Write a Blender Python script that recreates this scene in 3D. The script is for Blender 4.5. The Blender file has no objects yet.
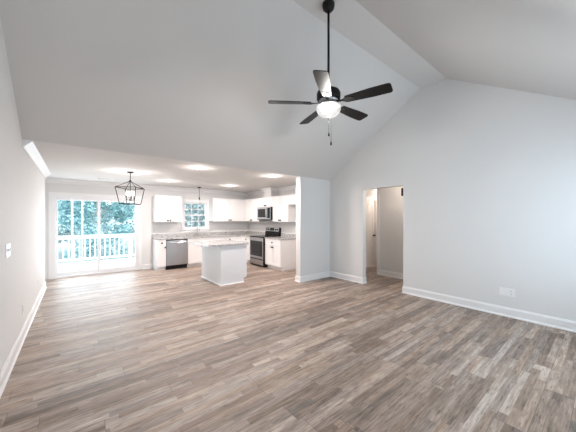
import bpy, bmesh, math, random
from mathutils import Vector, Matrix
random.seed(7)
S = bpy.context.scene
COL = S.collection
PI = math.pi

# ------------------------------------------------------------------ camera
YAW = math.radians(39.09)
cd = bpy.data.cameras.new('camera'); cam = bpy.data.objects.new('camera', cd); COL.objects.link(cam)
cam.location = (0, 0, 1.475); cam.rotation_euler = (PI/2, 0, -YAW)
cd.sensor_width = 36; cd.lens = 36*261.6/576; cd.shift_y = 2.4/576; cd.clip_start = .02
S.camera = cam
S.view_settings.view_transform = 'Standard'; S.view_settings.look = 'None'
S.view_settings.gamma = 1; S.view_settings.use_curve_mapping = False
S.view_settings.exposure = 0.0
S.cycles.max_bounces = 10; S.cycles.diffuse_bounces = 6; S.cycles.transparent_max_bounces = 16
S.cycles.sample_clamp_indirect = 8; S.cycles.caustics_reflective = False; S.cycles.caustics_refractive = False

# ------------------------------------------------------------------ sky, sun, window daylight
W = bpy.data.worlds.new('sky'); S.world = W; W.use_nodes = True
bg = W.node_tree.nodes['Background']; bg.inputs[0].default_value = (.80, .92, 1, 1); bg.inputs[1].default_value = 2.9

def light(name, kind, loc, energy, color=(1, 1, 1), size=.1, size_y=None, direction=None, parent=None, spread=None):
    l = bpy.data.lights.new(name, kind); l.energy = energy; l.color = color
    if kind == 'AREA':
        l.size = size
        if size_y: l.shape = 'RECTANGLE'; l.size_y = size_y
        else: l.shape = 'DISK'
        if spread: l.spread = spread
    elif kind in ('POINT', 'SPOT'): l.shadow_soft_size = size
    o = bpy.data.objects.new(name, l); COL.objects.link(o); o.location = loc
    if direction: o.rotation_euler = Vector(direction).to_track_quat('-Z', 'Y').to_euler()
    if parent: o.parent = parent
    return o
sun = light('sun', 'SUN', (0, 0, 20), 3.0, (1, .96, .9), direction=(-.45, .45, -.77)); sun.data.angle = .02
E_REAR, E_SLIDER, E_CAN, E_LANTERN, E_FAN, E_HALL = 108, 54, 33, 20, 84, 10
light('window_daylight', 'AREA', (3.5, -1.0, 1.45), E_REAR, (.66, .84, 1), 2.0, 1.5, (-.1, 1, -.3))
light('door_daylight', 'AREA', (1.2, -1.0, 1.3), E_REAR*.22, (.93, .96, 1), 1.4, 1.9, (0, 1, 0))
light('patio_daylight', 'AREA', (.5, 8.95, 1.1), E_SLIDER, (.82, .92, 1), 1.8, 1.9, (0, -1, .12))

# ------------------------------------------------------------------ materials
MATS = {}
def nd(nt, t, **kw):
    n = nt.nodes.new(t)
    for k, v in kw.items(): setattr(n, k, v)
    return n
def mat(name, color, rough=.5, metal=0, spec=.5, vary=0, scale=8, bump=0, emit=0, emit_col=None, stretch=None, coat=0):
    if name in MATS: return MATS[name]
    m = bpy.data.materials.new(name); m.use_nodes = True; nt = m.node_tree; p = nt.nodes['Principled BSDF']
    p.inputs['Base Color'].default_value = (*color, 1); p.inputs['Roughness'].default_value = rough
    p.inputs['Metallic'].default_value = metal; p.inputs['Specular IOR Level'].default_value = spec
    p.inputs['Coat Weight'].default_value = coat
    if emit:
        p.inputs['Emission Color'].default_value = (*(emit_col or color), 1); p.inputs['Emission Strength'].default_value = emit
    if vary or bump:
        tc = nd(nt, 'ShaderNodeTexCoord'); mp = nd(nt, 'ShaderNodeMapping'); no = nd(nt, 'ShaderNodeTexNoise')
        if stretch: mp.inputs['Scale'].default_value = stretch
        no.inputs['Scale'].default_value = scale; no.inputs['Detail'].default_value = 4
        nt.links.new(tc.outputs['Object'], mp.inputs[0]); nt.links.new(mp.outputs[0], no.inputs['Vector'])
        if vary:
            mx = nd(nt, 'ShaderNodeMix', data_type='RGBA')
            mx.inputs[6].default_value = (*[c*(1-vary) for c in color], 1); mx.inputs[7].default_value = (*[min(1, c*(1+vary)) for c in color], 1)
            nt.links.new(no.outputs['Fac'], mx.inputs[0]); nt.links.new(mx.outputs[2], p.inputs['Base Color'])
        if bump:
            b = nd(nt, 'ShaderNodeBump'); b.inputs['Strength'].default_value = bump; b.inputs['Distance'].default_value = .002
            nt.links.new(no.outputs['Fac'], b.inputs['Height']); nt.links.new(b.outputs[0], p.inputs['Normal'])
    MATS[name] = m; return m

M_WALL = mat('wall_paint', (.70, .70, .695), .7, spec=.25, vary=.01, scale=3, bump=.05)
M_CEIL = mat('ceiling_paint', (.64, .632, .62), .8, spec=.2, vary=.01, scale=3, bump=.05)
M_TRIM = mat('trim_paint', (.80, .80, .80), .35, spec=.5, vary=.01)
M_CAB = mat('cabinet_paint', (.80, .80, .80), .35, vary=.01)
M_ISL = mat('island_panel_paint', (.70, .71, .73), .45, vary=.01)
M_BLACK = mat('black_metal', (.006, .006, .006), .5, spec=.25, vary=.1)
M_BLADE = mat('black_blade', (.006, .006, .006), .38, spec=.22, vary=.3, scale=20, stretch=(1, 12, 1), coat=0)
M_STEEL = mat('stainless_steel', (.46, .46, .47), .30, metal=1, vary=.05, scale=30, stretch=(1, 1, 30))
M_CHROME = mat('chrome', (.75, .75, .76), .12, metal=1, vary=.02)
M_BGLASS = mat('black_glass', (.008, .008, .009), .12, spec=.3, vary=.1)
M_OVENW = mat('oven_window_glass', (.018, .018, .02), .3, spec=.2, vary=.1)
M_VINYL = mat('white_vinyl', (.78, .78, .79), .35, vary=.01)
M_PLATE = mat('switch_plate', (.80, .80, .80), .35, vary=.01)
M_DARK = mat('slot_dark', (.05, .05, .05), .6, vary=.1)
M_HDOOR = mat('hall_door_paint', (.84, .82, .80), .4, vary=.01)
M_DECK = mat('deck_boards', (.80, .77, .72), .7, vary=.08, scale=6, stretch=(1, 12, 1))
M_RAIL = mat('railing_paint', (.66, .70, .71), .5, vary=.02)
M_BARK = mat('pale_bark', (.72, .72, .68), .8, vary=.12, scale=12)
M_BARKD = mat('grey_bark', (.38, .36, .34), .9, vary=.3, scale=12, bump=.5)
M_GROUND = mat('leaf_litter', (.34, .40, .42), .95, vary=.5, scale=5)
M_SOCKET = mat('candle_sleeve', (.80, .78, .72), .5, vary=.02)
M_BULB = mat('lit_bulb', (1, .93, .85), .3, emit=14, emit_col=(1, .93, .85))
M_LENS = mat('lit_lens', (1, .97, .93), .3, emit=16, emit_col=(1, .97, .94))

def granite():
    m = bpy.data.materials.new('speckled_granite'); m.use_nodes = True; nt = m.node_tree; p = nt.nodes['Principled BSDF']
    tc = nd(nt, 'ShaderNodeTexCoord'); v = nd(nt, 'ShaderNodeTexVoronoi'); v.inputs['Scale'].default_value = 60
    n = nd(nt, 'ShaderNodeTexNoise'); n.inputs['Scale'].default_value = 22; n.inputs['Detail'].default_value = 5
    r = nd(nt, 'ShaderNodeValToRGB'); e = r.color_ramp.elements
    e[0].position = .2; e[0].color = (.13, .13, .13, 1); e[1].position = .8; e[1].color = (.56, .555, .55, 1)
    x = e.new(.38); x.color = (.32, .315, .31, 1); x = e.new(.5); x.color = (.45, .445, .44, 1)
    mx = nd(nt, 'ShaderNodeMix', data_type='FLOAT')
    sp = nd(nt, 'ShaderNodeSeparateColor')
    L = nt.links; L.new(tc.outputs['Object'], v.inputs[0]); L.new(tc.outputs['Object'], n.inputs[0])
    L.new(v.outputs['Color'], sp.inputs[0]); L.new(sp.outputs[0], mx.inputs[3]); L.new(n.outputs['Fac'], mx.inputs[2]); mx.inputs[0].default_value = .4
    L.new(mx.outputs[0], r.inputs[0]); L.new(r.outputs[0], p.inputs['Base Color']); p.inputs['Roughness'].default_value = .22
    return m
M_GRAN = granite()

def floor_mat():
    m = bpy.data.materials.new('weathered_plank_floor'); m.use_nodes = True; nt = m.node_tree; p = nt.nodes['Principled BSDF']; L = nt.links
    def V(x):
        return x
    def math_(op, a, b=None, c=None):
        n = nd(nt, 'ShaderNodeMath', operation=op)
        for i, s in enumerate((a, b, c)):
            if s is None: continue
            if isinstance(s, (int, float)): n.inputs[i].default_value = s
            else: L.new(s, n.inputs[i])
        return n.outputs[0]
    def white(a, b, c=0.0):
        cb = nd(nt, 'ShaderNodeCombineXYZ')
        for i, s in enumerate((a, b, c)):
            if isinstance(s, (int, float)): cb.inputs[i].default_value = s
            else: L.new(s, cb.inputs[i])
        w = nd(nt, 'ShaderNodeTexWhiteNoise', noise_dimensions='3D'); L.new(cb.outputs[0], w.inputs['Vector']); return w.outputs['Value']
    tc = nd(nt, 'ShaderNodeTexCoord'); sx = nd(nt, 'ShaderNodeSeparateXYZ'); L.new(tc.outputs['Object'], sx.inputs[0])
    X, Y = sx.outputs[0], sx.outputs[1]
    PW, PL, SW, SL = .18, 1.22, .06, .85
    r1 = math_('FLOOR', math_('DIVIDE', Y, PW))
    x1 = math_('DIVIDE', math_('ADD', X, math_('MULTIPLY', white(r1, 3.3), PL)), PL)
    c1 = math_('FLOOR', x1); id1 = white(r1, c1, 5.0)
    # narrow strips of a plank's print; some neighbouring strips share a tone
    r2 = math_('FLOOR', math_('DIVIDE', Y, SW))
    x2 = math_('DIVIDE', math_('ADD', X, math_('MULTIPLY', white(r2, c1, 1.7), 2.0)), SL)
    c2 = math_('FLOOR', x2); id2 = white(r2, c2, 9.1); id3 = white(r2, c2, 2.9)
    # grain
    cb = nd(nt, 'ShaderNodeCombineXYZ'); L.new(math_('ADD', math_('MULTIPLY', X, 2.6), math_('MULTIPLY', id2, 40)), cb.inputs[0])
    L.new(math_('MULTIPLY', Y, 34), cb.inputs[1]); L.new(math_('MULTIPLY', id3, 9), cb.inputs[2])
    g = nd(nt, 'ShaderNodeTexNoise'); g.inputs['Scale'].default_value = 1.6; g.inputs['Detail'].default_value = 6; g.inputs['Roughness'].default_value = .65
    L.new(cb.outputs[0], g.inputs['Vector'])
    cb2 = nd(nt, 'ShaderNodeCombineXYZ'); L.new(math_('ADD', math_('MULTIPLY', X, 5), math_('MULTIPLY', id1, 17)), cb2.inputs[0]); L.new(math_('MULTIPLY', Y, 16), cb2.inputs[1])
    g2 = nd(nt, 'ShaderNodeTexNoise'); g2.inputs['Scale'].default_value = 1.3; g2.inputs['Detail'].default_value = 5; L.new(cb2.outputs[0], g2.inputs['Vector'])
    tone = math_('ADD', math_('MULTIPLY', id2, .29), math_('ADD', math_('MULTIPLY', id1, .20), math_('ADD', math_('MULTIPLY', g.outputs['Fac'], .92), math_('MULTIPLY', g2.outputs['Fac'], .34))))
    tone = math_('SUBTRACT', tone, .345)
    rp = nd(nt, 'ShaderNodeValToRGB'); e = rp.color_ramp.elements
    e[0].position = .15; e[0].color = (.09, .07, .058, 1); e[1].position = .92; e[1].color = (.64, .55, .48, 1)
    x = e.new(.38); x.color = (.20, .155, .128, 1); x = e.new(.55); x.color = (.31, .242, .20, 1); x = e.new(.72); x.color = (.44, .36, .305, 1)
    L.new(tone, rp.inputs[0])
    gray = nd(nt, 'ShaderNodeHueSaturation'); L.new(rp.outputs[0], gray.inputs['Color'])
    L.new(math_('ADD', .85, math_('MULTIPLY', id3, .45)), gray.inputs['Saturation'])
    cb3 = nd(nt, 'ShaderNodeCombineXYZ'); L.new(math_('ADD', math_('MULTIPLY', X, 9), math_('MULTIPLY', id1, 31)), cb3.inputs[0]); L.new(math_('MULTIPLY', Y, 60), cb3.inputs[1])
    g3 = nd(nt, 'ShaderNodeTexNoise'); g3.inputs['Scale'].default_value = 1; g3.inputs['Detail'].default_value = 3; L.new(cb3.outputs[0], g3.inputs['Vector'])
    crack = nd(nt, 'ShaderNodeMapRange'); crack.inputs[1].default_value = .30; crack.inputs[2].default_value = .42; crack.inputs[3].default_value = .5; crack.inputs[4].default_value = 1
    L.new(g3.outputs['Fac'], crack.inputs[0])
    # seams
    fy = math_('ABSOLUTE', math_('SUBTRACT', math_('FRACT', math_('DIVIDE', Y, PW)), .5))
    fx = math_('ABSOLUTE', math_('SUBTRACT', math_('FRACT', x1), .5))
    seam = math_('MAXIMUM', math_('GREATER_THAN', fy, .488), math_('GREATER_THAN', fx, .498))
    mx = nd(nt, 'ShaderNodeMix', data_type='RGBA'); L.new(math_('MULTIPLY', seam, .45), mx.inputs[0])
    L.new(gray.outputs[0], mx.inputs[6]); mx.inputs[7].default_value = (.05, .04, .035, 1)
    ck = nd(nt, 'ShaderNodeMix', data_type='RGBA', blend_type='MULTIPLY'); ck.inputs[0].default_value = 1
    L.new(mx.outputs[2], ck.inputs[6]); L.new(crack.outputs[0], ck.inputs[7]); L.new(ck.outputs[2], p.inputs['Base Color'])
    L.new(math_('ADD', .36, math_('MULTIPLY', g.outputs['Fac'], .22)), p.inputs['Roughness'])
    b = nd(nt, 'ShaderNodeBump'); b.inputs['Strength'].default_value = .12; b.inputs['Distance'].default_value = .003
    L.new(g.outputs['Fac'], b.inputs['Height']); L.new(b.outputs[0], p.inputs['Normal'])
    return m
M_FLOOR = floor_mat()

def thin_glass(name, tint=(1, 1, 1), gloss=.06, emit=0):
    m = bpy.data.materials.new(name); m.use_nodes = True; nt = m.node_tree; nt.nodes.remove(nt.nodes['Principled BSDF']); L = nt.links
    out = nt.nodes['Material Output']; t = nd(nt, 'ShaderNodeBsdfTransparent'); t.inputs[0].default_value = (*tint, 1)
    g = nd(nt, 'ShaderNodeBsdfGlossy'); g.inputs['Roughness'].default_value = .03
    mx = nd(nt, 'ShaderNodeMixShader'); mx.inputs[0].default_value = gloss
    L.new(t.outputs[0], mx.inputs[1]); L.new(g.outputs[0], mx.inputs[2]); last = mx
    if emit:
        e = nd(nt, 'ShaderNodeEmission'); e.inputs[0].default_value = (1, .98, .96, 1); e.inputs[1].default_value = emit
        no = nd(nt, 'ShaderNodeTexNoise'); no.inputs['Scale'].default_value = 18; tc = nd(nt, 'ShaderNodeTexCoord'); L.new(tc.outputs['Object'], no.inputs[0])
        mr = nd(nt, 'ShaderNodeMapRange'); mr.inputs[1].default_value = .4; mr.inputs[2].default_value = .6; mr.inputs[3].default_value = .35; mr.inputs[4].default_value = .75
        L.new(no.outputs['Fac'], mr.inputs[0]); m2 = nd(nt, 'ShaderNodeMixShader'); L.new(mr.outputs[0], m2.inputs[0])
        L.new(mx.outputs[0], m2.inputs[1]); L.new(e.outputs[0], m2.inputs[2]); last = m2
    L.new(last.outputs[0], out.inputs[0]); return m
M_GLASS = thin_glass('window_glass', gloss=.015)
M_BULBG = thin_glass('clear_bulb_glass', gloss=.12)
M_BOWL = thin_glass('lit_glass_bowl', gloss=.1, emit=1.0)

def leaf_mat(name, c):
    m = bpy.data.materials.new(name); m.use_nodes = True; nt = m.node_tree; L = nt.links
    p = nt.nodes['Principled BSDF']; nt.nodes.remove(p); out = nt.nodes['Material Output']
    g = nd(nt, 'ShaderNodeNewGeometry'); r = nd(nt, 'ShaderNodeValToRGB'); e = r.color_ramp.elements
    e[0].color = (*[x*.45 for x in c], 1); e[1].color = (*[min(.95, x*1.9+.10) for x in c], 1)
    L.new(g.outputs['Random Per Island'], r.inputs[0])
    d = nd(nt, 'ShaderNodeBsdfDiffuse'); t = nd(nt, 'ShaderNodeBsdfTranslucent'); L.new(r.outputs[0], d.inputs[0]); L.new(r.outputs[0], t.inputs[0])
    mx = nd(nt, 'ShaderNodeMixShader'); mx.inputs[0].default_value = .45
    L.new(d.outputs[0], mx.inputs[1]); L.new(t.outputs[0], mx.inputs[2]); L.new(mx.outputs[0], out.inputs[0]); return m
M_LEAF = [leaf_mat('foliage_green', (.29, .70, .68)), leaf_mat('foliage_blue_green', (.32, .68, .76)), leaf_mat('foliage_pale', (.44, .80, .82))]

# ------------------------------------------------------------------ mesh helpers
def BM(): return bmesh.new()
def box(bm, x0, x1, y0, y1, z0, z1, bev=0, mi=0):
    vs = [bm.verts.new((x, y, z)) for x in (x0, x1) for y in (y0, y1) for z in (z0, z1)]
    fs = [bm.faces.new([vs[i] for i in f]) for f in ((0, 1, 3, 2), (4, 6, 7, 5), (0, 4, 5, 1), (2, 3, 7, 6), (0, 2, 6, 4), (1, 5, 7, 3))]
    for f in fs: f.material_index = mi
    if bev:
        es = list({e for f in fs for e in f.edges})
        r = bmesh.ops.bevel(bm, geom=es, offset=bev, segments=2, affect='EDGES', profile=.6)
        for f in r['faces']: f.material_index = mi
def frame_of(d):
    d = Vector(d).normalized(); a = Vector((0, 0, 1)) if abs(d.z) < .9 else Vector((1, 0, 0))
    u = d.cross(a).normalized(); return u, d.cross(u).normalized()
def tube(bm, pts, r, n=8, cap=True, smooth=True):
    pts = [Vector(p) for p in pts]; rs = r if isinstance(r, (list, tuple)) else [r]*len(pts); rings = []
    for i, p in enumerate(pts):
        d = (pts[min(i+1, len(pts)-1)]-pts[max(i-1, 0)])
        if i == 0: u, v = frame_of(d)
        else:
            d = d.normalized(); u = (u-d*u.dot(d)).normalized(); v = d.cross(u)
        rings.append([bm.verts.new(p+(u*math.cos(2*PI*k/n)+v*math.sin(2*PI*k/n))*rs[i]) for k in range(n)])
    for a, b in zip(rings, rings[1:]):
        for k in range(n):
            f = bm.faces.new((a[k], a[(k+1) % n], b[(k+1) % n], b[k])); f.smooth = smooth
    if cap: bm.faces.new(rings[0][::-1]); bm.faces.new(rings[-1])
def bar(bm, a, b, t):            # square bar
    a, b = Vector(a), Vector(b); tube(bm, [a, b], t*.7071, 4, smooth=False)
def lathe(bm, prof, c=(0, 0, 0), n=32, smooth=True, axis='z'):
    rings = []
    def P(x, y, z):
        if axis == 'z': return (c[0]+x, c[1]+y, c[2]+z)
        return (c[0]+x, c[1]-z, c[2]+y)            # axis 'y': profile height points to -Y
    for r, z in prof:
        if r < 1e-6: rings.append([bm.verts.new(P(0, 0, z))])
        else: rings.append([bm.verts.new(P(r*math.cos(2*PI*k/n), r*math.sin(2*PI*k/n), z)) for k in range(n)])
    for a, b in zip(rings, rings[1:]):
        for k in range(n):
            k2 = (k+1) % n
            if len(a) == 1 and len(b) == 1: continue
            if len(a) == 1: f = bm.faces.new((a[0], b[k2], b[k]))
            elif len(b) == 1: f = bm.faces.new((a[k], a[k2], b[0]))
            else: f = bm.faces.new((a[k], a[k2], b[k2], b[k]))
            f.smooth = smooth
    if len(rings[0]) > 1 and prof[0][0] > 1e-6 and prof[0] != prof[-1]: bm.faces.new(rings[0])
    if len(rings[-1]) > 1 and prof[0] != prof[-1]: bm.faces.new(rings[-1])
def prism(bm, poly, a, b, axis):  # polygon in the two other axes, extruded a..b along axis
    def P(u, v, w): return (w, u, v) if axis == 'x' else ((u, w, v) if axis == 'y' else (u, v, w))
    A = [bm.verts.new(P(u, v, a)) for u, v in poly]; B = [bm.verts.new(P(u, v, b)) for u, v in poly]; n = len(poly)
    bm.faces.new(A[::-1]); bm.faces.new(B)
    for i in range(n): bm.faces.new((A[i], A[(i+1) % n], B[(i+1) % n], B[i]))
def slab(bm, axis, w0, w1, u0, u1, v0, v1, holes=()):
    """solid slab between w0..w1 along axis with rectangular holes (u0,u1,v0,v1) cut right through"""
    us = sorted({u0, u1, *[h[0] for h in holes], *[h[1] for h in holes]}); vs = sorted({v0, v1, *[h[2] for h in holes], *[h[3] for h in holes]})
    us = [u for u in us if u0 <= u <= u1]; vs = [v for v in vs if v0 <= v <= v1]
    def P(u, v, w): return (w, u, v) if axis == 'x' else ((u, w, v) if axis == 'y' else (u, v, w))
    def solid(i, j):
        if not (0 <= i < len(us)-1 and 0 <= j < len(vs)-1): return False
        cu, cv = (us[i]+us[i+1])/2, (vs[j]+vs[j+1])/2
        return not any(h[0] < cu < h[1] and h[2] < cv < h[3] for h in holes)
    cache = {}
    def vert(i, j, w):
        k = (i, j, w)
        if k not in cache: cache[k] = bm.verts.new(P(us[i], vs[j], w))
        return cache[k]
    for i in range(len(us)-1):
        for j in range(len(vs)-1):
            if not solid(i, j): continue
            bm.faces.new((vert(i, j, w0), vert(i, j+1, w0), vert(i+1, j+1, w0), vert(i+1, j, w0)))
            bm.faces.new((vert(i, j, w1), vert(i+1, j, w1), vert(i+1, j+1, w1), vert(i, j+1, w1)))
            for (di, dj, a, b) in ((-1, 0, (i, j), (i, j+1)), (1, 0, (i+1, j), (i+1, j+1)), (0, -1, (i, j), (i+1, j)), (0, 1, (i, j+1), (i+1, j+1))):
                if not solid(i+di, j+dj):
                    bm.faces.new((vert(*a, w0), vert(*b, w0), vert(*b, w1), vert(*a, w1)))
def sweep(bm, path, prof, closed=False):
    """profile (d into the room, z) swept along a floor path; the room lies on the right-hand side"""
    P = [Vector(p) for p in path]; rows = []
    for i, p in enumerate(P):
        ns = []
        if i > 0: d = (P[i]-P[i-1]).normalized(); ns.append(Vector((d.y, -d.x)))
        if i < len(P)-1: d = (P[i+1]-P[i]).normalized(); ns.append(Vector((d.y, -d.x)))
        if len(ns) == 2:
            s = ns[0]+ns[1]; k = s/(s.dot(ns[0]))
        else: k = ns[0]
        rows.append([bm.verts.new((p.x+k.x*d_, p.y+k.y*d_, z)) for d_, z in prof])
    n = len(prof)
    for a, b in zip(rows, rows[1:]):
        for j in range(n): bm.faces.new((a[j], a[(j+1) % n], b[(j+1) % n], b[j]))
    bm.faces.new(rows[0]); bm.faces.new(rows[-1][::-1])
def obj(name, bm, m, parent=None, kind=None, label=None, cat=None, group=None):
    bmesh.ops.recalc_face_normals(bm, faces=bm.faces[:])
    me = bpy.data.meshes.new(name); bm.to_mesh(me); bm.free()
    for x in (m if isinstance(m, (list, tuple)) else [m]): me.materials.append(x)
    o = bpy.data.objects.new(name, me); COL.objects.link(o)
    if parent: o.parent = parent
    if kind: o['kind'] = kind
    if label: o['label'] = label
    if cat: o['category'] = cat
    if group: o['group'] = group
    return o
def thing(name, label, cat, loc=(0, 0, 0), rz=0, group=None, kind=None):
    o = bpy.data.objects.new(name, None); COL.objects.link(o); o.location = loc; o.rotation_euler = (0, 0, rz)
    o.empty_display_size = .1
    o['label'] = label; o['category'] = cat
    if group: o['group'] = group
    if kind: o['kind'] = kind
    return o
def copy_tree(o, label=None, parent=None):
    c = o.copy(); COL.objects.link(c)
    if parent: c.parent = parent
    if label: c['label'] = label
    for ch in list(o.children): copy_tree(ch, None, c)
    return c

# ------------------------------------------------------------------ the house shell
XL, XR, YR, YH, YS, YB = -.503, 5.035, -.67, 4.5, 4.65, 8.55
CZ, RZ, R0, R1 = 2.44, 3.92, 1.80, 2.25
NX, NY = -.625, 7.58            # the wall steps back by the patio door
OPN = (2.58, 3.52, 0, 2.13)    # opening to the hall (y0,y1,z0,z1)
DX0, DX1, DZ = -.42, 1.40, 2.03
WX0, WX1, WZ0, WZ1 = 2.66, 3.44, 1.14, 2.02
HX, HY, HB = 6.17, 3.87, 4.60  # hall

bm = BM(); box(bm, -.9, 8.4, -.9, YB+.15, -.12, 0); obj('floor', bm, M_FLOOR, kind='structure')
def gable(bm, x0, x1):
    prism(bm, [(YR-.15, CZ), (YH+.1, CZ), (R1, RZ+.05), (R0, RZ+.05)], x0, x1, 'x')
bm = BM(); box(bm, XL-.28, XL, YR-.15, NY, 0, CZ); gable(bm, XL-.28, XL)
obj('wall_left', bm, M_WALL, kind='structure')
bm = BM(); box(bm, XL-.28, NX, NY, YB+.15, 0, CZ); obj('wall_left_nook', bm, M_WALL, kind='structure')
bm = BM(); slab(bm, 'x', XR, XR+.12, YR-.15, YB+.15, 0, CZ, [OPN]); gable(bm, XR, XR+.12)
obj('wall_right', bm, M_WALL, kind='structure')
bm = BM(); slab(bm, 'y', YB, YB+.15, NX-.1, XR, 0, CZ, [(DX0, DX1, 0, DZ), (WX0, WX1, WZ0, WZ1)])
obj('wall_back', bm, M_WALL, kind='structure')
bm = BM(); box(bm, 4.02, XR, YH, YS, 0, CZ); obj('wall_return', bm, M_WALL, kind='structure')
RW = (2.55, 4.45, .70, 2.15); RD = (.55, 1.85, 0, 2.08)
bm = BM(); slab(bm, 'y', YR-.15, YR, XL, XR, 0, CZ, [RW, RD]); obj('wall_rear', bm, M_WALL, kind='structure')
# vaulted ceiling: two slopes meeting a narrow flat strip
T = .15
bm = BM(); prism(bm, [(YH, CZ), (R1, RZ), (R0, RZ), (YR, CZ), (YR-.2, CZ), (YR-.2, CZ+T), (R0-.08, RZ+T), (R1+.08, RZ+T), (YH+.1, CZ+T), (YH+.1, CZ)], XL-.28, XR+.12, 'x')
obj('ceiling_vault', bm, M_CEIL, kind='structure')
bm = BM(); box(bm, XL-.28, XR+.12, YH+.1, YB+.15, CZ, CZ+T); obj('ceiling_kitchen', bm, M_CEIL, kind='structure')
bm = BM(); box(bm, XL-.28, XR+.12, YR-2.2, YR-.15, CZ, CZ+.12); obj('ceiling_sun_blocker', bm, M_CEIL, kind='structure')  # unseen slab added to keep the sun out of the rear windows
# hall beyond the opening
M_HWALL = M_WALL
bm = BM(); box(bm, HX, HX+.12, 1.3, HY-.12, 0, CZ); box(bm, HX, 8.3, HY-.12, HY, 0, CZ); obj('wall_hall', bm, M_HWALL, kind='structure')
bm = BM(); slab(bm, 'y', HB, HB+.12, XR+.12, 8.3, 0, CZ, [(6.5, 7.26, 0, 2.06)]); obj('wall_hall_end', bm, M_HWALL, kind='structure')
bm = BM(); box(bm, XR+.12, HX, 1.3, 1.42, 0, CZ); obj('wall_hall_near', bm, M_HWALL, kind='structure')
bm = BM(); box(bm, 8.2, 8.32, HY, HB, 0, CZ); obj('wall_hall_side', bm, M_HWALL, kind='structure')
bm = BM(); box(bm, XR+.12, 8.32, 1.3, HB+.12, CZ, CZ+.12); obj('ceiling_hall', bm, M_CEIL, kind='structure')

# baseboards
BP = [(0, 0), (.026, 0), (.026, .012), (.018, .024), (.015, .03), (.015, .115), (.010, .125), (.006, .14), (0, .14)]
def baseboard(name, path):
    bm = BM(); sweep(bm, path, BP); return obj(name, bm, M_TRIM, kind='structure')
baseboard('baseboard_left', [(XL, YR), (XL, NY), (NX, NY), (NX, YB)])
baseboard('baseboard_back', [(DX1+.09, YB), (1.77, YB)])
baseboard('baseboard_right_far', [(XR, 5.75), (XR, YS), (4.02, YS), (4.02, YH), (XR, YH), (XR, OPN[1]), (XR+.12, OPN[1])])
baseboard('baseboard_right_near', [(XR+.12, OPN[0]), (XR, OPN[0]), (XR, YR)])
baseboard('baseboard_hall', [(HX, HY-.08), (HX, 1.42)])
baseboard('baseboard_hall_end', [(XR+.12, HB), (6.43, HB)])
# crown moulding in the kitchen and dining end
CP = [(0, CZ-.105), (.012, CZ-.105), (.014, CZ-.088), (.055, CZ-.045), (.078, CZ-.018), (.09, CZ-.014), (.09, CZ), (0, CZ)]
bm = BM(); sweep(bm, [(XL, YH+.01), (XL, NY), (NX, NY), (NX, YB), (XR, YB), (XR, 7.08), (4.75, 7.08), (4.75, 6.68), (XR, 6.68), (XR, YS)], CP)
obj('trim_1_crown', bm, M_TRIM, kind='structure')
bm = BM(); box(bm, 4.75, XR, 6.68, 7.08, 2.15, CZ); obj('wall_vent_chase', bm, M_WALL, kind='structure')
bm = BM(); box(bm, HX-.016, HX, HY-.075, HY, 0, 2.15, .003); obj('trim_2_hall_casing', bm, M_TRIM, kind='structure')

# ------------------------------------------------------------------ patio door, windows, doors
def casing(bm, x0, x1, z0, z1, y, w=.085, t=.018, sill=False):
    box(bm, x0-w, x0, y-t, y, z0, z1, .003); box(bm, x1, x1+w, y-t, y, z0, z1, .003); box(bm, x0-w, x1+w, y-t, y, z1, z1+w, .003)
    if sill: box(bm, x0-w-.02, x1+w+.02, y-.05, y, z0-.03, z0, .004); box(bm, x0-w, x1+w, y-t, y, z0-.10, z0-.03, .003)
bm = BM(); y0, y1 = YB-.005, YB+.14
box(bm, DX0, DX0+.035, y0, y1, 0, DZ); box(bm, DX1-.035, DX1, y0, y1, 0, DZ); box(bm, DX0+.035, DX1-.035, y0, y1, DZ-.035, DZ); box(bm, DX0+.035, DX1-.035, y0-.02, y1, 0, .04, .004)
door = obj('door_1', bm, M_VINYL, kind='structure')
bm = BM(); casing(bm, DX0, DX1, 0, DZ, YB); obj('door_casing', bm, M_TRIM, door)
mid = .49
def panel(x0, x1, yc, st):
    bm = BM(); z0, z1 = .045, DZ-.035; t = .02
    g0, g1, gz0, gz1 = x0+st, x1-st, z0+.085, z1-.065
    slab(bm, 'y', yc-t, yc+t, x0, x1, z0, z1, [(g0, g1, gz0, gz1)]); p = obj('sliding_panel', bm, M_VINYL, door)
    bm = BM(); box(bm, g0, g1, yc-.004, yc+.004, gz0, gz1); obj('glass_pane', bm, M_GLASS, p)
    return p
pl_ = panel(DX0+.035, mid+.03, YB+.085, .042); pr_ = panel(mid-.03, DX1-.035, YB+.035, .042)
bm = BM(); box(bm, 1.325, 1.345, YB-.025, YB+.012, .92, 1.12, .006); obj('door_handle', bm, M_VINYL, pr_)

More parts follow.
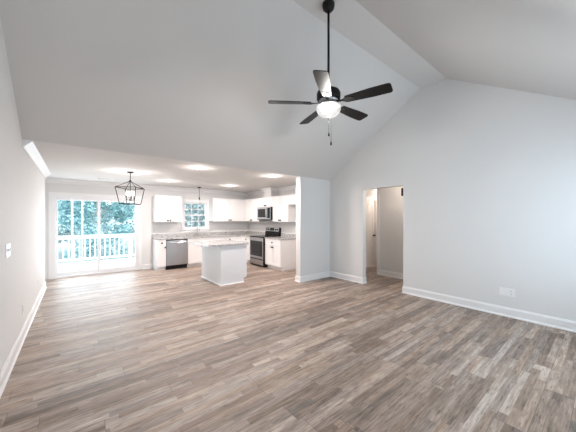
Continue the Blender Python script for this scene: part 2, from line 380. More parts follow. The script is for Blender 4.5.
def window(name, x0, x1, z0, z1, yin, sgn, cols):
    """double-hung window; room side at yin, wall runs away in direction sgn"""
    f = .03
    bm = BM(); a, b = sorted((yin, yin+sgn*.13))
    slab(bm, 'y', a, b, x0, x1, z0, z1, [(x0+f, x1-f, z0+f, z1-f)]); w = obj(name, bm, M_VINYL, kind='structure')
    zm = (z0+z1)/2
    for (s0, s1, dy) in ((z0+f, zm+.02, .04), (zm-.02, z1-f, .075)):
        bm = BM(); yc = yin+sgn*dy; s = .032
        gx0, gx1, gz0, gz1 = x0+f+s, x1-f-s, s0+s, s1-s
        slab(bm, 'y', yc-.015, yc+.015, x0+f, x1-f, s0, s1, [(gx0, gx1, gz0, gz1)])
        for k in range(1, cols): xc = gx0+(gx1-gx0)*k/cols; box(bm, xc-.009, xc+.009, yc-.008, yc+.008, gz0, gz1)
        zc = (gz0+gz1)/2
        for k in range(cols):
            xa = gx0+(gx1-gx0)*k/cols+(.009 if k else 0); xb = gx0+(gx1-gx0)*(k+1)/cols-(.009 if k < cols-1 else 0)
            box(bm, xa, xb, yc-.008, yc+.008, zc-.009, zc+.009)
        p = obj('window_sash', bm, M_VINYL, w)
        bm = BM(); box(bm, gx0, gx1, yc-.003, yc+.003, gz0, gz1); obj('window_pane', bm, M_GLASS, p)
    return w
w1 = window('window_1', WX0, WX1, WZ0, WZ1, YB, 1, 3)
bm = BM(); casing(bm, WX0, WX1, WZ0, WZ1, YB, .06, .018, True); obj('window_casing', bm, M_TRIM, w1)
w2 = window('window_2', RW[0], RW[0]+.94, RW[2], RW[3], YR, -1, 3); w3 = window('window_3', RW[0]+.96, RW[1], RW[2], RW[3], YR, -1, 3)
bm = BM()
slab(bm, 'y', YR-.10, YR-.055, RD[0], RD[1], 0, RD[3], [(RD[0]+.15, RD[1]-.15, .25, 1.95)])
d3 = obj('door_3', bm, M_TRIM, kind='structure')
bm = BM(); box(bm, RD[0]+.15, RD[1]-.15, YR-.08, YR-.074, .25, 1.95); obj('glass_pane', bm, M_GLASS, d3)

# the white hall door
bm = BM(); x0, x1, z0, z1, y0 = 6.53, 7.23, .012, 2.03, HB+.02
slab(bm, 'y', y0, y0+.035, x0, x1, z0, z1, [(x0+.11, x1-.11, .20, .92), (x0+.11, x1-.11, 1.06, 1.90)])
box(bm, x0+.11, x1-.11, y0+.010, y0+.028, .20, .92); box(bm, x0+.11, x1-.11, y0+.010, y0+.028, 1.06, 1.90)
box(bm, x0+.14, x1-.14, y0+.003, y0+.02, .23, .89, .006); box(bm, x0+.14, x1-.14, y0+.003, y0+.02, 1.09, 1.87, .006)
hd = obj('door_2', bm, M_HDOOR, kind='structure')
bm = BM(); casing(bm, 6.50, 7.26, 0, 2.06, HB, .07)
box(bm, 6.50, 6.53, HB, HB+.1, 0, 2.06); box(bm, 7.23, 7.26, HB, HB+.1, 0, 2.06); box(bm, 6.53, 7.23, HB, HB+.1, 2.03, 2.06)
obj('door_casing', bm, M_HDOOR, hd)
bm = BM(); lathe(bm, [(.030, 0), (.030, .008), (.010, .012), (.010, .035), (.024, .045), (.028, .058), (.022, .070), (0, .074)], (7.155, y0, .95), 20, axis='y'); obj('door_knob', bm, M_BLACK, hd)

# ------------------------------------------------------------------ switches, outlets, vent, bracket
def plate(name, label, cat, loc, rz, w, h, kind):
    t = thing(name, label, cat, loc, rz)          # local: x along the wall, -y out of the wall
    bm = BM(); box(bm, -w/2, w/2, -.006, 0, -h/2, h/2, .002); obj('cover_plate', bm, M_PLATE, t)
    if kind == 'switch':
        for dx, up in ((-.05, 1), (0, -1), (.05, 1)):
            bm = BM(); box(bm, dx-.006, dx+.006, -.0068, -.006, -.013, .013); obj('toggle_slot', bm, M_DARK, t)
            bm = BM(); box(bm, dx-.0045, dx+.0045, -.019, -.006, -.004+.004*up, .005+.007*up, .0015); obj('toggle', bm, M_PLATE, t)
    elif kind == 'outlet':
        for dz in (-.02, .02):
            bm = BM(); box(bm, -.016, .016, -.009, -.006, dz-.014, dz+.014, .002); s = obj('socket', bm, M_PLATE, t)
            bm = BM(); box(bm, -.008, -.005, -.0095, -.009, dz-.005, dz+.007); box(bm, .005, .008, -.0095, -.009, dz-.005, dz+.007); obj('slot', bm, M_DARK, s)
    else:
        for dx in (-.052, -.006):
            bm = BM(); box(bm, dx-.016, dx+.016, -.008, -.006, -.033, .033, .002); obj('blank_insert', bm, M_PLATE, t)
        for dz in (-.02, .02):
            bm = BM(); box(bm, .036, .062, -.009, -.006, dz-.013, dz+.013, .002); s = obj('socket', bm, M_PLATE, t)
            bm = BM(); box(bm, .043, .047, -.0095, -.009, dz-.006, dz+.006); box(bm, .053, .057, -.0095, -.009, dz-.006, dz+.006); obj('slot', bm, M_DARK, s)
    return t
plate('light_switch', 'white triple toggle switch plate at hand height on the long bare wall', 'light switch', (XL, 3.63, 1.17), PI/2, .19, .125, 'switch')
plate('wall_outlet', 'small white outlet low on the long wall, nearer the light switch', 'outlet', (XL, 4.52, .375), PI/2, .072, .118, 'outlet')
plate('wall_outlet', 'small white outlet low on the long wall, close to the patio door', 'outlet', (XL, 6.22, .36), PI/2, .072, .118, 'outlet')
plate('wall_outlet', 'wide white triple outlet plate low on the gable wall above the baseboard', 'outlet', (XR, .975, .37), -PI/2, .185, .118, 'triple')
t = thing('jamb_bracket', 'small black oblong fitting high in the upper corner of the hall opening', 'bracket', (5.047, 2.58, 2.0))
bm = BM(); box(bm, -.012, .014, 0, .006, -.08, .08, .001); obj('mounting_plate', bm, M_BLACK, t)
bm = BM(); box(bm, -.012, .012, .006, .045, -.078, .078, .004); obj('housing', bm, M_BLACK, t)
t = thing('ceiling_vent', 'white slotted air register in the ceiling by the patio door', 'vent', (.56, 7.79, CZ))
bm = BM(); slab(bm, 'z', -.008, 0, -.18, .18, -.08, .08, [(-.155, .155, -.055, .055)]); obj('vent_frame', bm, M_TRIM, t)
bm = BM(); 
for k in range(7): box(bm, -.155, .155, -.050+k*.0157, -.044+k*.0157, -.007, 0)
obj('louvres', bm, M_TRIM, t)

# ------------------------------------------------------------------ kitchen cabinets
def knob(parent, x, z, y=-.020):
    bm = BM(); lathe(bm, [(.010, 0), (.009, .004), (.009, .014), (.023, .020), (.024, .027), (.018, .032), (0, .033)], (x, y, z), 14, axis='y')
    return obj('knob', bm, M_BLACK, parent)
def shaker(parent, name, x0, x1, z0, z1, fr=.055, knobs=()):
    g = .003; x0 += g; x1 -= g; z0 += g; z1 -= g; bm = BM()
    fr = min(fr, (x1-x0)*.28, (z1-z0)*.28)
    slab(bm, 'y', -.020, -.001, x0, x1, z0, z1, [(x0+fr, x1-fr, z0+fr, z1-fr)])
    box(bm, x0+fr, x1-fr, -.012, -.002, z0+fr, z1-fr)
    d = obj(name, bm, M_CAB, parent)
    for kx, kz in knobs: knob(d, kx, kz)
    return d
def cabinet(label, loc, rz, w, d, z0, z1, fronts, kick=True, name='base_cabinet', cat='cabinet', group=None, crown=False, hollow=False):
    t = thing(name, label, cat, loc, rz, group)
    d -= .004; bm = BM()
    if hollow:
        slab(bm, 'z', .125, z1, 0, w, 0, d, [(.018, w-.018, .018, d-.018)]); box(bm, 0, w, 0, d, .105, .125); box(bm, 0, w, .07, d, 0, .105)
    elif kick: prism(bm, [(.07, 0), (d, 0), (d, z1), (0, z1), (0, .105), (.07, .105)], 0, w, 'x')
    else: box(bm, 0, w, 0, d, z0, z1)
    obj('carcass', bm, M_CAB, t)
    if crown:
        bm = BM(); box(bm, 0, w, -.018, .03, z1, z1+.02, .004); obj('top_moulding', bm, M_CAB, t)
    for f in fronts:
        shaker(t, f[0], *f[1:5], knobs=f[5] if len(f) > 5 else ())
    return t
FY, FX, BH = 7.97, 4.43, .87
def base_fronts(w, n, drawer_knobs=True, hinge='r'):
    out = [('drawer_front', 0, w, .69, .865, [(w/2, .778)] if drawer_knobs else [])]
    if n == 1: out.append(('door', 0, w, .11, .685, [((w-.03) if hinge == 'l' else .03, .65)]))
    else: out += [('door', 0, w/2, .11, .685, [(w/2-.035, .645)]), ('door', w/2, w, .11, .685, [(w/2+.035, .645)])]
    return out
cabinet('narrow white base cabinet with one drawer and one door, ending the run beside the dishwasher', (1.77, FY, 0), 0, .23, YB-FY, 0, BH, base_fronts(.23, 1, hinge='l'))
cabinet('white sink base cabinet under the window, beside the dishwasher', (2.61, FY, 0), 0, .89, YB-FY, 0, BH, base_fronts(.89, 2, False), hollow=True)
cabinet('white base cabinet in the run behind the island, next to the inner corner', (3.50, FY, 0), 0, FX-3.50, YB-FY, 0, BH, base_fronts(FX-3.50, 2))
cabinet('white corner base cabinet between the back run and the range', (FX, YB-.004, 0), -PI/2, YB-.004-7.29, XR-FX, 0, BH, [('drawer_front', YB-FY+.02, YB-.004-7.29, .69, .865, [(.92, .778)]), ('door', YB-FY+.02, YB-.004-7.29, .11, .685, [(1.22, .645)])])
cabinet('white end base cabinet with drawer over two doors, between range and fridge space', (FX, 6.52, 0), -PI/2, .76, XR-FX, 0, BH, base_fronts(.76, 2))
UZ0, UZ1 = 1.375, 2.125
def upper(label, loc, rz, w, z0, z1, d, n=2, off=0):
    fr = []
    if n == 2:
        m = off+(w-off)/2
        fr = [('door', off, m, z0, z1, [(m-.035, z0+.045)]), ('door', m, w, z0, z1, [(m+.035, z0+.045)])]
    return cabinet(label, loc, rz, w, d, z0, z1, fr, False, 'wall_cabinet', crown=True)
UY, UX = 8.22, 4.69
upper('white two-door wall cabinet standing alone above the dishwasher', (1.77, UY, 0), 0, .74, UZ0, UZ1, YB-UY)
upper('white two-door wall cabinet beside the window, reaching to the inner corner', (3.50, UY, 0), 0, UX-3.50, UZ0, UZ1, YB-UY)
upper('white corner wall cabinet next to the microwave, towards the window wall', (UX, YB, 0), -PI/2, YB-7.265, UZ0, UZ1, XR-UX, off=YB-UY+.02)
upper('short white wall cabinet directly above the microwave', (UX, 7.262, 0), -PI/2, .76, 1.835, UZ1, XR-UX)
upper('tall white wall cabinet above the end base cabinet, between microwave and fridge space', (UX, 6.50, 0), -PI/2, .76, UZ0, UZ1, XR-UX)
upper('short white wall cabinet over the empty fridge space, next to the return wall', (UX, 5.738, 0), -PI/2, 1.0, 1.86, UZ1, XR-UX)

# ------------------------------------------------------------------ counters, sink, faucet
CT0, CT1 = .872, .91
bm = BM(); slab(bm, 'z', CT0, CT1, 1.75, XR-.003, 7.935, YB-.003, [(2.78, 3.36, 8.04, 8.40)]); slab(bm, 'z', CT0, CT1, FX-.035, XR-.003, 7.29, 7.935)
ct = obj('countertop', bm, M_GRAN, label='speckled grey L-shaped granite countertop running under the window to the range', cat='countertop')
bm = BM(); box(bm, 1.75, XR-.003, YB-.023, YB-.003, CT1, CT1+.10, .002); box(bm, XR-.023, XR-.003, 7.29, YB-.023, CT1, CT1+.10, .002); obj('backsplash', bm, M_GRAN, ct)
bm = BM(); slab(bm, 'z', CT0, CT1, FX-.035, XR-.003, 5.745, 6.52)
ct = obj('countertop', bm, M_GRAN, label='short speckled grey granite countertop on the end cabinet beside the range', cat='countertop')
bm = BM(); box(bm, XR-.023, XR-.003, 5.745, 6.52, CT1, CT1+.10, .002); obj('backsplash', bm, M_GRAN, ct)
bm = BM(); a = (2.78, 3.36, 8.04, 8.40)
slab(bm, 'z', CT0-.012, CT0-.002, a[0]-.02, a[1]+.02, a[2]-.02, a[3]+.02, [a])
slab(bm, 'z', .68, CT0-.012, a[0]-.012, a[1]+.012, a[2]-.012, a[3]+.012, [a]); box(bm, a[0]-.012, a[1]+.012, a[2]-.012, a[3]+.012, .67, .68)
sk = obj('kitchen_sink', bm, M_STEEL, label='stainless steel sink set into the granite counter under the window', cat='sink')
bm = BM(); lathe(bm, [(.045, 0), (.045, .004), (.03, .005), (0, .003)], (3.07, 8.22, .68), 20); obj('drain', bm, M_CHROME, sk)
t = thing('kitchen_faucet', 'chrome gooseneck faucet standing behind the sink under the window', 'faucet', (3.07, 8.455, CT1+.0005))
bm = BM(); lathe(bm, [(.028, 0), (.028, .01), (.020, .02), (.017, .05), (.017, .09), (0, .095)], n=20); obj('faucet_base', bm, M_CHROME, t)
bm = BM(); pts = [(0, 0, .08), (0, 0, .22)]+[(0, -.085+.085*math.cos(k*PI/10), .22+.085*math.sin(k*PI/10)) for k in range(1, 11)]+[(0, -.17, .16)]
tube(bm, pts, .011, 10); obj('spout', bm, M_CHROME, t)
bm = BM(); tube(bm, [(.017, 0, .06), (.045, 0, .068), (.08, 0, .10)], [.008, .007, .005], 8); obj('lever', bm, M_CHROME, t)

# ------------------------------------------------------------------ island
IX0, IX1, IY0, IY1 = 2.47, 3.03, 5.36, 6.50
t = thing('kitchen_island', 'pale grey panelled island cabinet standing free on the floor in the kitchen', 'kitchen island', (0, 0, 0))
bm = BM(); prism(bm, [(IX0, 0), (IX1, 0), (IX1, .105), (IX1+.07, .105), (IX1+.07, BH), (IX0, BH)], IY0, IY1, 'y'); obj('cabinet_body', bm, M_ISL, t)
bm = BM(); sweep(bm, [(IX1, IY0), (IX0, IY0), (IX0, IY1), (IX1, IY1)][::-1], [(0, 0), (.018, 0), (.018, .008), (.008, .022), (0, .022)])
obj('shoe_moulding', bm, M_TRIM, t)
bm = BM(); box(bm, IX0-.004, IX0+.02, IY0-.004, IY0+.02, .022, BH, .002); obj('corner_bead', bm, M_ISL, t)
w = (IY1-IY0)/2
for k in range(2):
    bm = BM(); ya, yb = IY0+.02+k*(w-.02), IY0+.02+(k+1)*(w-.02); g = .003
    slab(bm, 'x', IX1+.071, IX1+.090, ya+g, yb-g, .12, .68, [(ya+.06, yb-.06, .18, .62)]); box(bm, IX1+.072, IX1+.08, ya+.06, yb-.06, .18, .62)
    d = obj('door', bm, M_CAB, t)
    bm = BM(); slab(bm, 'x', IX1+.071, IX1+.090, ya+g, yb-g, .69, .86, [(ya+.05, yb-.05, .73, .82)]); box(bm, IX1+.072, IX1+.08, ya+.05, yb-.05, .73, .82)
    d = obj('drawer_front', bm, M_CAB, t)
bm = BM(); box(bm, 2.17, 3.15, 5.33, 6.54, CT0, CT1, .003)
obj('island_countertop', bm, M_GRAN, label='rectangular grey granite slab overhanging the free-standing island', cat='countertop')

# ------------------------------------------------------------------ dishwasher
t = thing('dishwasher', 'stainless steel dishwasher with black toe kick built in under the counter', 'dishwasher', (2.003, FY, 0))
w = .604
bm = BM(); box(bm, .004, w-.004, .0, .55, .10, .865); obj('tub_body', bm, M_BLACK, t)
bm = BM(); box(bm, .004, w-.004, -.028, -.001, .125, .835, .004); dr = obj('door_panel', bm, M_STEEL, t)
bm = BM(); box(bm, .03, w-.03, -.062, -.048, .765, .79, .005); box(bm, .05, .07, -.048, -.028, .768, .787); box(bm, w-.07, w-.05, -.048, -.028, .768, .787); obj('handle', bm, M_CHROME, dr)
bm = BM(); box(bm, .004, w-.004, -.02, -.001, .84, .866, .002); obj('control_strip', bm, M_BLACK, t)
bm = BM(); box(bm, .006, w-.006, .04, .06, .0, .10); obj('toe_kick', bm, M_BLACK, t)

# ------------------------------------------------------------------ range (front faces -X)
t = thing('electric_range', 'stainless and black electric range between the base cabinets', 'stove', (4.375, 7.286, 0), -PI/2)
w, D = .762, 5.02-4.375
bm = BM(); box(bm, .003, w-.003, -.028, D-.01, .03, .905, .002); box(bm, .02, w-.02, .05, D-.05, 0, .03); obj('body', bm, M_BLACK, t)
bm = BM(); box(bm, .002, w-.002, -.03, D-.08, .905, .922, .003); ck = obj('cooktop', bm, M_BGLASS, t)
for (x, y, r) in ((.2, .14, .10), (.56, .14, .085), (.2, .40, .075), (.56, .40, .10)):
    bm = BM(); lathe(bm, [(r-.004, .0), (r-.004, .001), (r, .001), (r, 0)], (x, y, .9221), 32); obj('burner_ring', bm, M_OVENW, ck)
bm = BM(); z0, z1 = .245, .885
slab(bm, 'y', -.036, -.029, .004, w-.004, z0, z1, [(.05, w-.05, z0+.10, z1-.115)]); od = obj('oven_door', bm, M_STEEL, t)
bm = BM(); box(bm, .03, w-.03, -.038, -.029, z0+.075, z1-.10, .001); ow = obj('oven_window', bm, M_BGLASS, od)
bm = BM(); box(bm, .13, w-.13, -.0395, -.038, z0+.14, z1-.18); obj('inner_window', bm, M_OVENW, ow)
bm = BM(); tube(bm, [(.06, -.075, z1-.05), (w-.06, -.075, z1-.05)], .012, 10); tube(bm, [(.09, -.075, z1-.05), (.09, -.035, z1-.05)], .009, 8); tube(bm, [(w-.09, -.075, z1-.05), (w-.09, -.035, z1-.05)], .009, 8); obj('handle', bm, M_STEEL, od)
bm = BM(); box(bm, .004, w-.004, -.036, -.029, .06, .215, .002); obj('storage_drawer', bm, M_STEEL, t)
bm = BM(); prism(bm, [(D-.10, .91), (D-.01, .91), (D-.01, 1.185), (D-.055, 1.185)], .003, w-.003, 'x'); bgd = obj('backguard', bm, M_BLACK, t)
def slope_y(z): return (D-.10)+(z-.91)/(1.185-.91)*.045
bm = BM(); prism(bm, [(slope_y(1.06)-.004, 1.06), (slope_y(1.06)+.01, 1.06), (slope_y(1.18)+.01, 1.18), (slope_y(1.18)-.004, 1.18)], .02, w-.02, 'x'); cp = obj('control_panel', bm, M_STEEL, bgd)
bm = BM(); prism(bm, [(slope_y(1.08)-.007, 1.08), (slope_y(1.08)+.01, 1.08), (slope_y(1.165)+.01, 1.165), (slope_y(1.165)-.007, 1.165)], .27, .49, 'x'); obj('display', bm, M_BGLASS, cp)
for x in (.085, .185, .575, .675):
    bm = BM(); lathe(bm, [(.024, 0), (.024, .006), (.019, .010), (.017, .028), (0, .029)], (x, slope_y(1.12)-.004, 1.12), 18, axis='y'); obj('control_knob', bm, M_BLACK, cp)

# ------------------------------------------------------------------ microwave
t = thing('microwave_oven', 'stainless over-the-range microwave with black window, hung beneath the short cabinet', 'microwave', (4.625, 7.258, 0), -PI/2)
w, z0, z1 = .752, 1.43, 1.832
bm = BM(); box(bm, 0, w, -.017, .375, z0, z1, .002); obj('body', bm, M_BLACK, t)
bm = BM(); slab(bm, 'y', -.025, -.018, .002, .56, z0+.02, z1-.002, [(.055, .485, z0+.085, z1-.065)]); md = obj('door', bm, M_STEEL, t)
bm = BM(); box(bm, .05, .49, -.027, -.018, z0+.08, z1-.06, .001); mw = obj('door_window', bm, M_BGLASS, md)
bm = BM(); box(bm, .10, .44, -.0285, -.027, z0+.12, z1-.10); obj('inner_window', bm, M_OVENW, mw)
bm = BM(); tube(bm, [(.525, -.055, z0+.07), (.525, -.055, z1-.05)], .010, 10); tube(bm, [(.525, -.055, z0+.1), (.525, -.025, z0+.1)], .007, 8); tube(bm, [(.525, -.055, z1-.08), (.525, -.025, z1-.08)], .007, 8); obj('handle', bm, M_STEEL, md)
bm = BM(); box(bm, .562, w-.002, -.024, -.018, z0+.02, z1-.002, .002); cp = obj('control_panel', bm, M_STEEL, t)
bm = BM(); box(bm, .585, w-.03, -.026, -.022, z0+.05, z1-.03, .001); obj('keypad', bm, M_BGLASS, cp)
bm = BM(); box(bm, .01, w-.01, -.020, -.0175, z0+.001, z0+.018); obj('vent_grille', bm, M_BLACK, t)

# ------------------------------------------------------------------ recessed ceiling lights
def recessed(x, y, label):
    t = thing('recessed_light', label, 'ceiling light', (x, y, CZ), group='recessed kitchen ceiling lights')
    bm = BM(); lathe(bm, [(.072, 0), (.095, 0), (.095, -.006), (.076, -.008), (.072, -.003), (.072, 0)], n=28); obj('trim_ring', bm, M_TRIM, t)
    bm = BM(); lathe(bm, [(0, -.002), (.0715, -.002), (.0715, -.0005), (0, -.0005)], n=28); obj('lens', bm, M_LENS, t)
    light('downlight', 'AREA', (0, 0, -.012), E_CAN, (1, .88, .83), .13, direction=(0, 0, -1), parent=t)
    light('ceiling_fill', 'POINT', (0, 0, -.15), E_CAN*.16, (1, .88, .83), .05, parent=t)  # extra point light hung below the lens, added to brighten the ceiling
recessed(1.84, 7.15, 'lit recessed ceiling light over the floor in front of the dishwasher')
recessed(1.83, 4.95, 'lit recessed ceiling light at the living room edge, nearest the lantern pendant')
recessed(3.48, 4.85, 'lit recessed ceiling light at the living room edge, nearest the return wall')
recessed(3.52, 7.05, 'lit recessed ceiling light between the island and the corner cabinets')

# ------------------------------------------------------------------ lantern pendant
t = thing('lantern_pendant', 'black open-frame lantern pendant with lit candle bulbs hanging in front of the patio door', 'pendant light', (.885, 6.29, 0), math.radians(-33.8))
bm = BM(); lathe(bm, [(0, CZ), (.062, CZ), (.062, CZ-.018), (.02, CZ-.026), (0, CZ-.026)], n=24); obj('canopy', bm, M_BLACK, t)
bm = BM(); tube(bm, [(0, 0, CZ-.02), (0, 0, 2.25)], .007, 8)
for k in range(4): lathe(bm, [(.012, -.004), (.012, .004)], (0, 0, 2.27+k*.04), 8)
obj('stem', bm, M_BLACK, t)
ZT, ZB, ha, hb = 2.107, 1.775, .195, .143
bm = BM(); ct_ = [(ha, ha), (-ha, ha), (-ha, -ha), (ha, -ha)]; cb_ = [(hb, hb), (-hb, hb), (-hb, -hb), (hb, -hb)]; bt = .012
for i in range(4):
    a, b = ct_[i], ct_[(i+1) % 4]; c, d = cb_[i], cb_[(i+1) % 4]
    bar(bm, (*a, ZT), (*b, ZT), bt); bar(bm, (*c, ZB), (*d, ZB), bt); bar(bm, (*a, ZT), (*c, ZB), bt); bar(bm, (0, 0, 2.25), (*a, ZT), bt*.8)
lathe(bm, [(0, 0), (.02, .004), (.022, .02), (.012, .035), (0, .036)], (0, 0, 2.235), 12)
obj('lantern_frame', bm, M_BLACK, t)
bm = BM(); tube(bm, [(0, 0, 2.25), (0, 0, 1.86)], .006, 8)
lathe(bm, [(0, -.02), (.014, -.01), (.016, .006), (0, .012)], (0, 0, 1.86), 12)
cand = [(.062*math.cos(PI/4+k*PI/2), .062*math.sin(PI/4+k*PI/2)) for k in range(4)]
for cx, cy in cand: tube(bm, [(0, 0, 1.865), (cx*.5, cy*.5, 1.845), (cx, cy, 1.86), (cx, cy, 1.88)], .005, 6)
arm = obj('candle_arms', bm, M_BLACK, t)
for cx, cy in cand:
    bm = BM(); lathe(bm, [(.0, 0), (.018, 0), (.018, .005), (.011, .006), (.011, .075), (0, .075)], (cx, cy, 1.878), 12); cs = obj('candle_sleeve', bm, M_BLACK, t)
    bm = BM(); lathe(bm, [(.007, 0), (.016, .02), (.017, .035), (.010, .065), (0, .088)], (cx, cy, 1.953), 12); obj('bulb', bm, M_BULB, cs)
light('lantern_glow', 'POINT', (0, 0, 2.0), E_LANTERN, (1, .90, .85), .06, parent=t)

# ------------------------------------------------------------------ small pendant over the sink
t = thing('mini_pendant', 'small black stem pendant with a clear bulb over the sink', 'pendant light', (2.97, 8.0, 0))
bm = BM(); lathe(bm, [(0, CZ), (.06, CZ), (.06, CZ-.015), (.015, CZ-.025), (0, CZ-.025)], n=24); obj('canopy', bm, M_BLACK, t)
bm = BM(); tube(bm, [(0, 0, CZ-.02), (0, 0, 2.12)], .006, 8); obj('stem', bm, M_BLACK, t)
bm = BM(); lathe(bm, [(0, 2.13), (.014, 2.13), (.019, 2.11), (.019, 2.055), (0, 2.055)], n=14); obj('socket', bm, M_BLACK, t)
bm = BM(); lathe(bm, [(.014, 2.055), (.02, 2.04), (.032, 2.005), (.030, 1.98), (.018, 1.96), (0, 1.955)], n=16); obj('bulb', bm, M_BULBG, t)

# ------------------------------------------------------------------ ceiling fan
FXc, FYc = 2.235, 2.02
t = thing('ceiling_fan', 'black five-blade ceiling fan with a lit glass bowl on a long downrod', 'ceiling fan', (FXc, FYc, 0))
bm = BM(); lathe(bm, [(0, RZ), (.068, RZ), (.070, RZ-.02), (.062, RZ-.06), (.040, RZ-.085), (.015, RZ-.095), (0, RZ-.095)], n=28); obj('canopy', bm, M_BLACK, t)
bm = BM(); tube(bm, [(0, 0, RZ-.09), (0, 0, 2.93)], .0135, 12); lathe(bm, [(0, 3.0), (.02, 3.0), (.026, 2.97), (.028, 2.93), (0, 2.93)], n=16); obj('downrod', bm, M_BLACK, t)
bm = BM(); lathe(bm, [(0, 2.935), (.05, 2.935), (.09, 2.930), (.122, 2.918), (.134, 2.895), (.134, 2.835), (.122, 2.82), (0, 2.82)], n=36); obj('motor_housing', bm, M_BLACK, t)
bm = BM(); lathe(bm, [(0, 2.826), (.100, 2.826), (.108, 2.81), (.100, 2.795), (.075, 2.785), (0, 2.785)], n=36); obj('flywheel_band', bm, M_STEEL, t)
bm = BM(); lathe(bm, [(0, 2.786), (.065, 2.786), (.075, 2.77), (.128, 2.757), (.132, 2.745), (.126, 2.742), (0, 2.742)], n=36); obj('light_kit_fitter', bm, M_STEEL, t)
def blade(k, name='blade'):
    a = math.radians(72*k); BZ = 2.782; pitch = math.radians(-12)
    bm = BM(); r0, r1 = .205, .685; n = 14; top = []
    def hw(s): return .052+.020*min(1, s*1.6)
    outline = []
    for i in range(n+1):
        s = i/n; outline.append((r0+(r1-.03-r0)*s, hw(s)))
    cr = .03
    for j in range(1, 7):
        th = j/6*PI/2; outline.append((r1-cr+cr*math.sin(th), hw(1)-cr+cr*math.cos(th)))
    full = outline+[(x, -y) for x, y in outline[::-1]]
    for dz in (.004, -.004):
        top.append([bm.verts.new((x, y*math.cos(pitch), BZ+dz+y*math.sin(pitch))) for x, y in full])
    bm.faces.new(top[0]); bm.faces.new(top[1][::-1]); L = len(full)
    for i in range(L): bm.faces.new((top[0][i], top[0][(i+1) % L], top[1][(i+1) % L], top[1][i]))
    b = obj(name, bm, M_BLADE, t); b.rotation_euler.z = a
    bm = BM(); A = [(.095, .016), (.16, .014), (.20, .040), (.275, .034), (.29, .012)]; F = A+[(x, -y) for x, y in A[::-1]]; R = []
    for dz in (.0, -.005):
        R.append([bm.verts.new((x, y*math.cos(pitch), BZ-.0045+dz+y*math.sin(pitch)+max(0, (.2-x))*.12)) for x, y in F])
    bm.faces.new(R[0]); bm.faces.new(R[1][::-1])
    for i in range(len(F)): bm.faces.new((R[0][i], R[0][(i+1) % len(F)], R[1][(i+1) % len(F)], R[1][i]))
    obj('blade_iron', bm, M_BLACK, b)
for k in range(5): blade(k)
bm = BM(); lathe(bm, [(.134, 2.752), (.139, 2.735), (.136, 2.705), (.120, 2.672), (.09, 2.645), (.05, 2.628), (.012, 2.622)], n=36)
bmesh.ops.holes_fill(bm, edges=[])
for f in [f for f in bm.faces if len(f.verts) > 4]: bm.faces.remove(f)
obj('glass_bowl', bm, M_BOWL, t)
bm = BM(); lathe(bm, [(0, 2.632), (.012, 2.632), (.020, 2.622), (.014, 2.612), (.008, 2.600), (0, 2.597)], n=14); obj('finial', bm, M_STEEL, t)
for (dx, dy, zb, zt) in ((-.005, -.01, 2.455, 2.60), (.02, -.02, 2.355, 2.60)):
    bm = BM(); tube(bm, [(dx, dy, zt+.01), (dx, dy, zb)], .0022, 6); ch = obj('pull_chain', bm, M_BLACK, t)
    bm = BM(); lathe(bm, [(0, 0), (.004, -.002), (.010, -.03), (.010, -.045), (0, -.052)], (dx, dy, zb), 10); obj('pull_fob', bm, M_BLACK, ch)
for k in range(3):
    a = math.radians(20+120*k)
    light('fan_bulb_glow', 'POINT', (.055*math.cos(a), .055*math.sin(a), 2.69), E_FAN/3, (1, .955, .90), .03, parent=t)

# hall lamp
t = thing('flush_ceiling_light', 'lit flush ceiling light in the hall beyond the opening', 'ceiling light', (5.62, 2.95, CZ))
bm = BM(); lathe(bm, [(0, 0), (.15, 0), (.15, -.02), (.13, -.025), (0, -.025)], n=28); obj('base', bm, M_TRIM, t)
bm = BM(); lathe(bm, [(.125, -.026), (.115, -.06), (.07, -.085), (0, -.095)], n=28); obj('shade', bm, M_LENS, t)
light('hall_glow', 'POINT', (0, 0, -.16), E_HALL, (1, .80, .66), .08, parent=t)
t2 = copy_tree(t, 'added unseen flush ceiling light around the hall corner, brightening the white door'); t2.location = (7.65, 4.2, CZ)  # copy of the hall lamp, added out of view to brighten the door
for o in t2.children:
    if o.type == 'LIGHT': o.data = o.data.copy(); o.data.energy = 14; o.location.z = -.3

# ------------------------------------------------------------------ outdoors
DKZ = -.06
bm = BM()
for k in range(22): box(bm, -4, 7, YB+.16+k*.144, YB+.16+k*.144+.138, DKZ-.035, DKZ, .003)
obj('deck_floor', bm, M_DECK, kind='structure')
RY = 11.6
t = thing('deck_railing', 'white wooden balustrade along the outer edge of the deck beyond the patio door', 'railing', (0, RY, DKZ))
bm = BM(); box(bm, -4, 7, -.07, .07, .91, .95, .005); box(bm, -4, 7, -.02, .02, .82, .91); obj('top_rail', bm, M_RAIL, t)
bm = BM(); box(bm, -4, 7, -.02, .02, .08, .16, .004); obj('bottom_rail', bm, M_RAIL, t)
b0 = None; posts = [-3.2, -1.45, 1.62, 3.4, 5.2, 6.9]
for x in posts:
    bm = BM(); box(bm, x-.045, x+.045, -.045, .045, 0, .91, .004); obj('post', bm, M_RAIL, t)
k = 0; x = -3.08
while x < 6.8:
    if min(abs(x-p) for p in posts) > .07:
        if b0 is None:
            bm = BM(); box(bm, -.019, .019, -.019, .019, .16, .82); b0 = obj('baluster', bm, M_RAIL, t); b0.location.x = x
        else:
            c = b0.copy(); COL.objects.link(c); c.location.x = x
    x += .145
bm = BM(); box(bm, -40, 50, YB+3.3, 60, -1.35, -1.2); obj('ground', bm, M_GROUND, kind='structure')
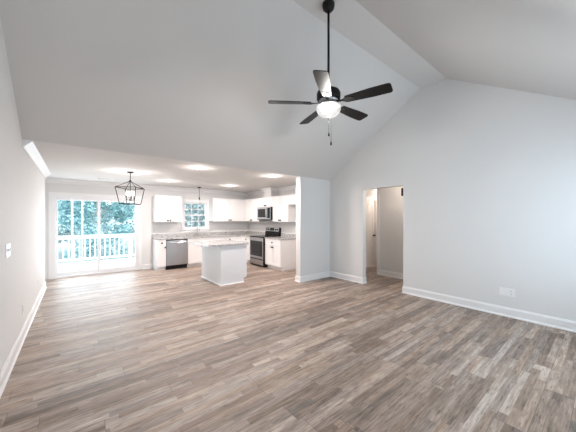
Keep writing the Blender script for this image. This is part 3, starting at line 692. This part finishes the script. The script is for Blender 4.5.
# slender pale trunks close behind the railing
for i, (x, y, r) in enumerate(((-.10, 12.4, .035), (.20, 12.8, .028))):
    bm = BM(); tube(bm, [(0, 0, -1.22), (.005, 0, 1.5), (0, .01, 4), (.06, 0, 7)], [r*1.1, r, r*.8, r*.4], 10)
    for (z, dx, dy) in ((4.4, .9, .3), (5.2, -.8, .4), (5.9, .5, -.5), (6.4, -.4, -.2)): tube(bm, [(0, 0, z), (dx*.5, dy*.5, z+.5), (dx, dy, z+.8)], [r*.4, r*.25, r*.1], 6)
    o = obj('young_tree', bm, M_BARK, label=['slender pale tree trunk behind the deck railing, the thicker of the two', 'slender pale tree trunk behind the deck railing, nearer the middle of the patio door'][i], cat='tree'); o.location = (x, y, 0)
# trees with leafy crowns
def make_crown(seed, R, H, n, mt):
    rnd = random.Random(seed); bm = BM()
    cl = []
    for i in range(46):
        a = rnd.uniform(0, 2*PI); h = rnd.uniform(.02, 1); rr = R*(.35+.65*math.sqrt(rnd.random()))*(1-.35*abs(h-.4))
        cl.append((rr*math.cos(a), rr*math.sin(a), -.6+H*h, rnd.uniform(.35, .7)))
    for i in range(n):
        cx, cy, cz, cr = rnd.choice(cl); v = Vector((rnd.gauss(0, 1), rnd.gauss(0, 1), rnd.gauss(0, 1))).normalized()*cr*rnd.uniform(.55, 1)
        p = Vector((cx, cy, cz))+v; s = rnd.uniform(.035, .09)
        u = Vector((rnd.gauss(0, 1), rnd.gauss(0, 1), rnd.gauss(0, .5))).normalized(); w_ = u.cross(Vector((rnd.gauss(0, 1), rnd.gauss(0, 1), rnd.gauss(0, 1)))).normalized()
        bm.faces.new([bm.verts.new(p+u*s*1.4), bm.verts.new(p+w_*s*.6), bm.verts.new(p-u*s*1.2), bm.verts.new(p-w_*s*.6)])
    me = bpy.data.meshes.new('foliage'); bm.to_mesh(me); bm.free(); me.materials.append(mt); return me
crowns = [make_crown(k+11, 1.6, 6.2, 15000, M_LEAF[k]) for k in range(3)]
bm = BM(); tube(bm, [(0, 0, -1.25), (.05, 0, .5), (-.03, .04, 2.4), (.02, 0, 5)], [.16, .12, .09, .03], 10)
for (z, dx, dy) in ((.3, 1.1, .2), (.9, -1.2, .5), (1.6, .4, -1.1), (2.3, -.5, 1.0), (3.0, .9, -.3)): tube(bm, [(0, 0, z), (dx*.5, dy*.5, z+.5), (dx, dy, z+.9)], [.05, .03, .012], 6)
tr_me = bpy.data.meshes.new('trunk'); bm.to_mesh(tr_me); bm.free(); tr_me.materials.append(M_BARKD)
spots = [(-3.8, 16.5, 0), (.9, 16.5, 1), (5.6, 16.5, 2), (10.3, 16.5, 0), (-6, 21.3, 1), (-1.3, 21.3, 2), (3.4, 21.3, 0), (8.1, 21.3, 1), (12.8, 21.3, 2), (-3.6, 26.1, 0), (1.1, 26.1, 1), (5.8, 26.1, 2), (10.5, 26.1, 0), (15.2, 26.1, 1)]
for i, (x, y, k) in enumerate(spots):
    t = thing('leafy_tree', ['green leafy tree in the wood seen beyond the deck', 'blue-green leafy tree in the wood seen beyond the deck', 'pale leafy tree in the wood seen beyond the deck'][k], 'tree', (x, y, 0), i*1.7,
              ['green trees beyond the deck', 'blue-green trees beyond the deck', 'pale trees beyond the deck'][k])
    o = bpy.data.objects.new('foliage', crowns[k]); COL.objects.link(o); o.parent = t
    o = bpy.data.objects.new('trunk', tr_me); COL.objects.link(o); o.parent = t
